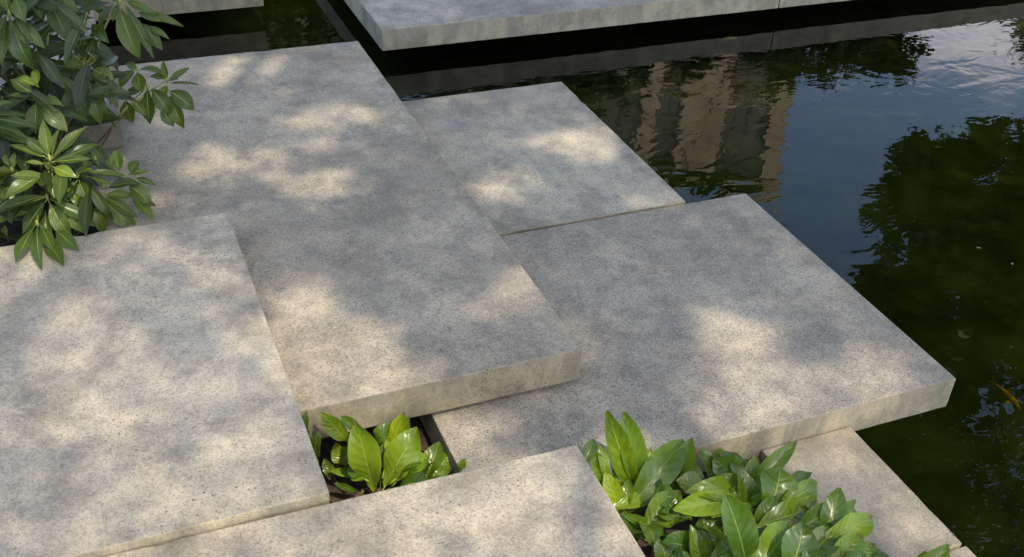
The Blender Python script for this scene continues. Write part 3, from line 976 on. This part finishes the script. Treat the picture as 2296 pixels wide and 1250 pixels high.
lm = link('inner_leaves', mesh_np('inner_leaves', mass_v, mass_f, True, mass_u), M['rhodo'], shrub)
lm.color = (.62, .62, .62, 1)  # darkened tint stands in for shade inside the shrub
lm['kind'] = 'stuff'
for p in ((-.55, 3.55, .5), (-.7, 3.6, .45), (-.85, 3.7, .4), (-.5, 3.75, .7), (-.75, 3.45, .25)):
    stem_to(p, .0055, .003, M['stem'])
# spent flower stalks above one whorl
c = Vector(rh[4][0]); parts = []
for i in range(26):
    a = rg.uniform(0, 6.283); e = rg.uniform(.2, 1.3); L = rg.uniform(.03, .065)
    b = c + Vector((0, 0, .012 + .035 * rg.random()))
    d = Vector((math.cos(a) * math.cos(e), math.sin(a) * math.cos(e), math.sin(e)))
    m_ = b + d * L * .6
    t = b + d * L + Vector((math.cos(a) * .012, math.sin(a) * .012, rg.uniform(-.004, .012)))
    parts.append(tube([b - SB, m_ - SB, t - SB], [.0011, .0009, .0006], 4))
parts.append(tube([c - SB, c - SB + Vector((0, 0, .05))], [.003, .002], 5))
link('flower_stalks', mesh_np('flower_stalks', *merge(parts), True), M['twig'], shrub)

# litter and fallen leaves
rl = random.Random(9); parts = []
for i in range(420):
    if i < 150: x, y = rl.uniform(.4, .78), rl.uniform(1.86, 2.3)
    elif i < 330: x, y = rl.uniform(1.0, 1.7), rl.uniform(1.3, 1.89)
    else: x, y = rl.uniform(-.5, -.05), rl.uniform(3.25, 3.95)
    z = -.242 if y < 3 else -.045
    a = rl.uniform(0, 6.283); L = rl.uniform(.008, .028); w = L * rl.uniform(.25, .5)
    ca, sa = math.cos(a), math.sin(a)
    zz = [z + rl.uniform(-.004, .012) for _ in range(4)]
    parts.append(([(x + L * ca, y + L * sa, zz[0]), (x - w * sa, y + w * ca, zz[1]), (x - L * ca, y - L * sa, zz[2]), (x + w * sa, y - w * ca, zz[3])], [(0, 1, 2, 3)]))
tag(link('leaf_litter', mesh_np('leaf_litter', *merge(parts)), M['litter']), 'brown leaf litter scattered on the planting soil', 'litter', kind='stuff')

def fallen(label, p, L, a, mat, tilt=.15, cat='leaf'):
    me = leaf_mesh('fallen_leaf', 'rhodo', int(L * 10000), mat)
    o = link('fallen_leaf', me)
    o.location = p
    o.rotation_euler = (tilt, .1, a)
    o.scale = (L * .45, L, L * .5)
    tag(o, label, cat)
fallen('small dry brown leaf caught in the step at the bottom left', (-.19, 1.825, .094), .05, 1.9, M['dry_leaf'])
M['float_leaf'] = simple('bleached_leaf', (0.22, 0.23, 0.20), 0.6, 0.2, 40)
fallen('tiny pale leaf floating on the water right of the big slab', (3.582, 2.913, -.4835), .022, 1.2, M['float_leaf'], .03)
fallen('tiny pale leaf floating near the right edge of the water', (3.63, 2.772, -.4835), .018, 2.4, M['float_leaf'], .03)

# fish
def fish(label, tail, head, z, mat, bend):
    tail, head = Vector((*tail, z)), Vector((*head, z))
    root = empty('goldfish', (tail + head) / 2)
    tag(root, label, 'fish')
    c0 = Vector(root.location)
    d = head - tail; L = d.length; d.normalize(); s = Vector((-d.y, d.x, 0))
    prof = [(0, .012), (.12, .03), (.28, .05), (.45, .066), (.62, .072), (.78, .064), (.90, .045), (.97, .024), (1, .006)]
    V, F, n = [], [], 10
    for q, r in prof:
        cc = tail + d * (L * q) + s * (bend * L * 4 * q * (1 - q)) - c0
        for k in range(n):
            t = 2 * math.pi * k / n
            V.append(cc + s * (math.cos(t) * r * L) + Vector((0, 0, math.sin(t) * r * L * 1.25)))
    for j in range(len(prof) - 1):
        for k in range(n):
            k2 = (k + 1) % n
            F.append((j * n + k, j * n + k2, (j + 1) * n + k2, (j + 1) * n + k))
    F.append(tuple(range(n))); F.append(tuple((len(prof) - 1) * n + k for k in range(n - 1, -1, -1)))
    link('body', mesh_np('body', V, F, True), mat, root)
    T = tail - c0
    link('tail_fin', mesh_np('tail_fin', [T + d * .02 * L, T - d * .2 * L + Vector((0, 0, .11 * L)) + s * .02 * L, T - d * .12 * L, T - d * .2 * L - Vector((0, 0, .09 * L)) - s * .03 * L], [(0, 1, 2), (0, 2, 3)]), mat, root)
    m2 = (tail + head) / 2 - c0 + s * bend * L
    link('dorsal_fin', mesh_np('dorsal_fin', [m2 + d * .14 * L + Vector((0, 0, .10 * L)), m2 - d * .16 * L + Vector((0, 0, .10 * L)), m2 - d * .12 * L + Vector((0, 0, .17 * L)), m2 + d * .05 * L + Vector((0, 0, .18 * L))], [(0, 1, 2, 3)]), mat, root)
    for sg in (-1, 1):
        h2 = tail + d * .74 * L - c0 + s * bend * L * .7
        link('side_fin', mesh_np('side_fin', [h2 + s * sg * .07 * L, h2 + s * sg * .19 * L - d * .10 * L - Vector((0, 0, .03 * L)), h2 + s * sg * .10 * L - d * .12 * L], [(0, 1, 2)]), mat, root)
fish('slender orange goldfish under the water at the right edge', (2.985, 2.165), (2.962, 2.015), -.515, M['fish'], .05)
fish('pale yellow fish below the water near the floating slab', (3.792, 5.457), (3.913, 5.454), -.515, M['fish_pale'], .03)

# ------------------------------------------------------------------ trees
def crown_leaves(centres, size, seed, keep=None):
    """centres: (x,y,z, rx,ry,rz, n leaves, n clumps)"""
    rn = np.random.default_rng(seed)
    P = []
    for (x, y, z, rx, ry, rz, n, k) in centres:
        d = rn.normal(size=(k, 3)); d /= np.linalg.norm(d, axis=1)[:, None]
        cl = d * (rn.random((k, 1)) ** .4) * .88
        idx = rn.integers(0, k, n)
        p = cl[idx] + rn.normal(size=(n, 3)) * .11
        P.append(p * np.array([rx, ry, rz]) + np.array([x, y, z]))
    return leaf_quads(np.concatenate(P), size, rn)

def leaf_quads(P, size, rn):
    if size is None:
        size = np.concatenate([np.full((len(p), 1), s) for p, s in P])
        P = np.concatenate([p for p, s in P])
    n = len(P)
    a = rn.normal(size=(n, 3)); a[:, 2] -= .4; a /= np.linalg.norm(a, axis=1)[:, None]
    b = rn.normal(size=(n, 3)); b -= a * (a * b).sum(1)[:, None]; b /= np.linalg.norm(b, axis=1)[:, None]
    L = size * rn.uniform(.7, 1.3, (n, 1)); W = L * .36
    Q = np.stack([P - a * L * .5, P + b * W + a * L * .05, P + a * L * .5, P - b * W + a * L * .05], 1)
    return quads_np('crown', Q.reshape(-1, 3), n)

def limb(p0, p1, r0, r1, rgx, wob=.25, n=8):
    p0, p1 = Vector(p0), Vector(p1)
    L = (p1 - p0).length
    pts = []
    o1 = Vector((rgx.uniform(-1, 1), rgx.uniform(-1, 1), rgx.uniform(0, .6))) * wob * L * .4
    for i in range(n + 1):
        t = i / n
        pts.append(p0.lerp(p1, t) + o1 * 4 * t * (1 - t) * .5)
    return tube(pts, [r0 + (r1 - r0) * i / n for i in range(n + 1)], 8)

def tree(name, label, cat, base, fork_h, r, centres, leaf, mat, seed, group=None, limbs=None):
    rgx = random.Random(seed)
    root = empty(name, base)
    tag(root, label, cat, group)
    B = Vector(base)
    fork = Vector((rgx.uniform(-.1, .1), rgx.uniform(-.1, .1), fork_h))
    parts = [limb((0, 0, -.1), fork, r, r * .7, rgx, .1)]
    for c in (limbs or [x[:3] for x in centres]):
        parts.append(limb(fork - Vector((0, 0, .1)), Vector(c) - B, r * .5, r * .12, rgx))
        for k in range(3):
            q = (Vector(c) - B).lerp(fork, rgx.uniform(.1, .4))
            parts.append(limb(q, q + Vector((rgx.uniform(-1, 1), rgx.uniform(-1, 1), rgx.uniform(0, 1))) * .9, r * .16, r * .04, rgx))
    link('trunk', mesh_np('trunk', *merge(parts), True), M['bark'], root)
    cr = leaf if isinstance(leaf, bpy.types.Mesh) else crown_leaves(centres, leaf, seed)
    co = link('crown', cr, M[mat], root)
    co.location = -B
    return root

def az(a, h, z):
    return (h * math.sin(R(a)), h * math.cos(R(a)), z)

# tree overhead behind the viewpoint: its gaps let the sun spots through
rn = np.random.default_rng(21)
def canopy(x0, x1, y0, y1, leaf, hole=None):
    lai = 3.2
    n = int((x1 - x0) * (y1 - y0) * lai / (.6 * .36 * leaf * leaf))
    q = np.stack([rn.uniform(x0, x1, n), rn.uniform(y0, y1, n)], 1)
    if hole is not None:
        q = q[(q[:, 0] < hole[0]) | (q[:, 0] > hole[1]) | (q[:, 1] < hole[2]) | (q[:, 1] > hole[3])]
    lit = np.zeros(len(q))
    X, Y_ = q[:, 0], q[:, 1]
    wx = X + .045 * np.sin(9.1 * Y_ + 1.3 + 3 * np.sin(4.3 * X)) + .03 * np.sin(21 * Y_ - 8 * X) + .016 * np.sin(47 * Y_ + 31 * X)
    wy = Y_ + .05 * np.sin(8.3 * X + .4 + 3 * np.sin(3.7 * Y_)) + .03 * np.sin(19 * X + 9 * Y_) + .016 * np.sin(43 * X - 29 * Y_)
    for (x, y, ax, ay, bx, by, s) in dap:
        det = ax * by - ay * bx
        dx, dy = wx - x, wy - y
        u_ = (dx * by - dy * bx) / det; v_ = (dy * ax - dx * ay) / det
        rr = np.sqrt(u_ ** 2 + v_ ** 2)
        lit = np.maximum(lit, np.minimum(.95, s * .70 * np.clip((1.30 - rr) / .36, 0, 1)))
    q = q[rn.random(len(q)) < np.clip(-np.log(np.maximum(lit, .02)) / lai, 0, 1)]
    d = rn.uniform(8.5, 11.5, len(q))
    return np.concatenate([q, np.zeros((len(q), 1))], 1) + d[:, None] * np.array(SUN)[None]
INNER = (-1.4, 4.6, .3, 6.8)
shade_crown = leaf_quads([(canopy(*INNER, .055), .055), (canopy(-1.4, 6.8, .3, 9.4, .16, INNER), .16)], None, rn)
tree('shade_tree', 'broad leafy tree overhead whose gaps let sun spots fall on the slabs', 'tree', (-2.6, -6.4, -.36), 4.2, .26,
     [], shade_crown, 'crown_shade', 31, limbs=[(-1.6, -4.0, 8.6), (.4, -3.6, 9.0), (2.6, -3.4, 9.2), (.6, -.4, 9.4), (3.2, .4, 9.6), (-1.4, -.2, 9.2)])

# trees and shrubs seen mirrored in the pond
tree('overhanging_tree', 'tall leafy tree mirrored in the water along the right edge', 'tree', (*az(64, 11.5, 0)[:2], -.36), 2.2, .2,
     [(*az(58, 11, 5.0), 2.2, 2.2, 2.6, 7500, 70), (*az(50.6, 11, 2.5), .95, .95, .95, 2900, 30), (*az(55.5, 11, 3.1), 1.3, 1.3, 1.2, 4200, 40), (*az(48.2, 11, 2.75), .72, .72, 1.05, 2200, 24), (*az(60, 10.5, 7.6), 2.4, 2.4, 1.8, 4200, 34),
      (*az(49.6, 11, 4.6), .95, .95, 1.5, 2300, 24), (*az(50.5, 11, 6.6), 1.2, 1.2, 1.5, 2600, 26), (*az(46.3, 11, 2.55), .38, .38, .32, 420, 10), (*az(47.0, 11, 4.0), .42, .42, .6, 700, 12)], .15, 'crown_mid', 41)
tree('lime_tree', 'rounded yellow green tree mirrored below the floating slab', 'tree', (*az(36, 12, 0)[:2], -.36), .6, .09,
     [(*az(34.5, 12, 1.2), 1.0, .9, .85, 4200, 44), (*az(39.5, 12, 1.35), .95, .8, .62, 3600, 40), (*az(42.8, 12, 1.42), .55, .5, .42, 1300, 18)], .10, 'crown_lime', 42)
for i, (a, h, rx, rz, zc, lb) in enumerate([(7.0, 11.6, 1.2, 2.3, 1.2, 'tall dark evergreen shrub mirrored in the narrow water gap at top left'), (14.0, 11.4, 1.15, 2.2, 1.2, 'dark evergreen shrub mirrored at the left end of the pond'), (20.5, 11.2, 1.1, 1.95, 1.05, 'dark evergreen shrub mirrored left of the building'), (27.6, 11.4, 1.05, 1.6, .95, 'dark evergreen shrub mirrored in front of the building')]):
    tree('evergreen_shrub', lb, 'shrub', (*az(a, h, 0)[:2], -.36), .35, .06, [(*az(a, h, zc), rx, rx * .9, rz, 9000, 60)], .11, 'crown_dark', 50 + i, 'shrubs on the far bank')
tree('dark_tree', 'dark tree mirrored at the top right corner of the water', 'tree', (*az(53.5, 16, 0)[:2], -.36), 1.3, .14, [(*az(52.3, 16, 1.6), 1.45, 1.4, 1.15, 4600, 40)], .15, 'crown_dark', 60)
tree('thin_tree', 'thin branch of leaves mirrored across the building', 'tree', (*az(37, 13.5, 0)[:2], -.36), 2.0, .035,
     [(*az(35.6, 13.2, 4.0), .55, .4, .12, 420, 14), (*az(33.4, 13.2, 4.05), .4, .3, .10, 200, 8)], .11, 'crown_dark', 61)

# building mirrored in the pond
ba = R(34)
broot = empty('stone_building', (*az(34, 30, 0)[:2], -.36))
broot.rotation_euler = (0, 0, -ba)
tag(broot, 'pale stone building with tall dark windows mirrored in the pond', 'building')
TOP = 13.55
link('wall', mesh_np('wall', *box(-8.0, 2.75, .35, 8.0, 0, TOP)), M['stone'], broot)
wins = [(-2.85, -1.62), (-1.05, -.42), (.92, 2.18), (-4.9, -3.6), (-6.9, -5.6)]
edges = sorted(wins)
for fl in (0.7, 4.0, 7.3, 10.55):
    for (a, b) in wins:
        w = link('window', mesh_np('window', *box(a, b, .20, .347, fl, fl + 2.5)), M['glass'], broot)
        link('sill', mesh_np('sill', *box(a - .08, b + .08, -.06, .345, fl - .14, fl - .004)), M['stone'], w)
        link('mullion', mesh_np('mullion', *box((a + b) / 2 - .03, (a + b) / 2 + .03, .14, .198, fl, fl + 2.5)), M['slate'], w)
xs = [-8.0] + [q for ab in edges for q in ab] + [2.75]
for i in range(0, len(xs), 2):
    link('pilaster', mesh_np('pilaster', *box(xs[i] + .03, xs[i + 1] - .03, 0, .343, 0, TOP - .35)), M['stone'], broot)
link('cornice', mesh_np('cornice', *box(-8.15, 2.9, -.12, .34, TOP - .345, TOP + .02)), M['stone'], broot)
link('roof', mesh_np('roof', *box(-7.6, 2.4, .6, 7.6, TOP + .002, TOP + .12)), M['slate'], broot)
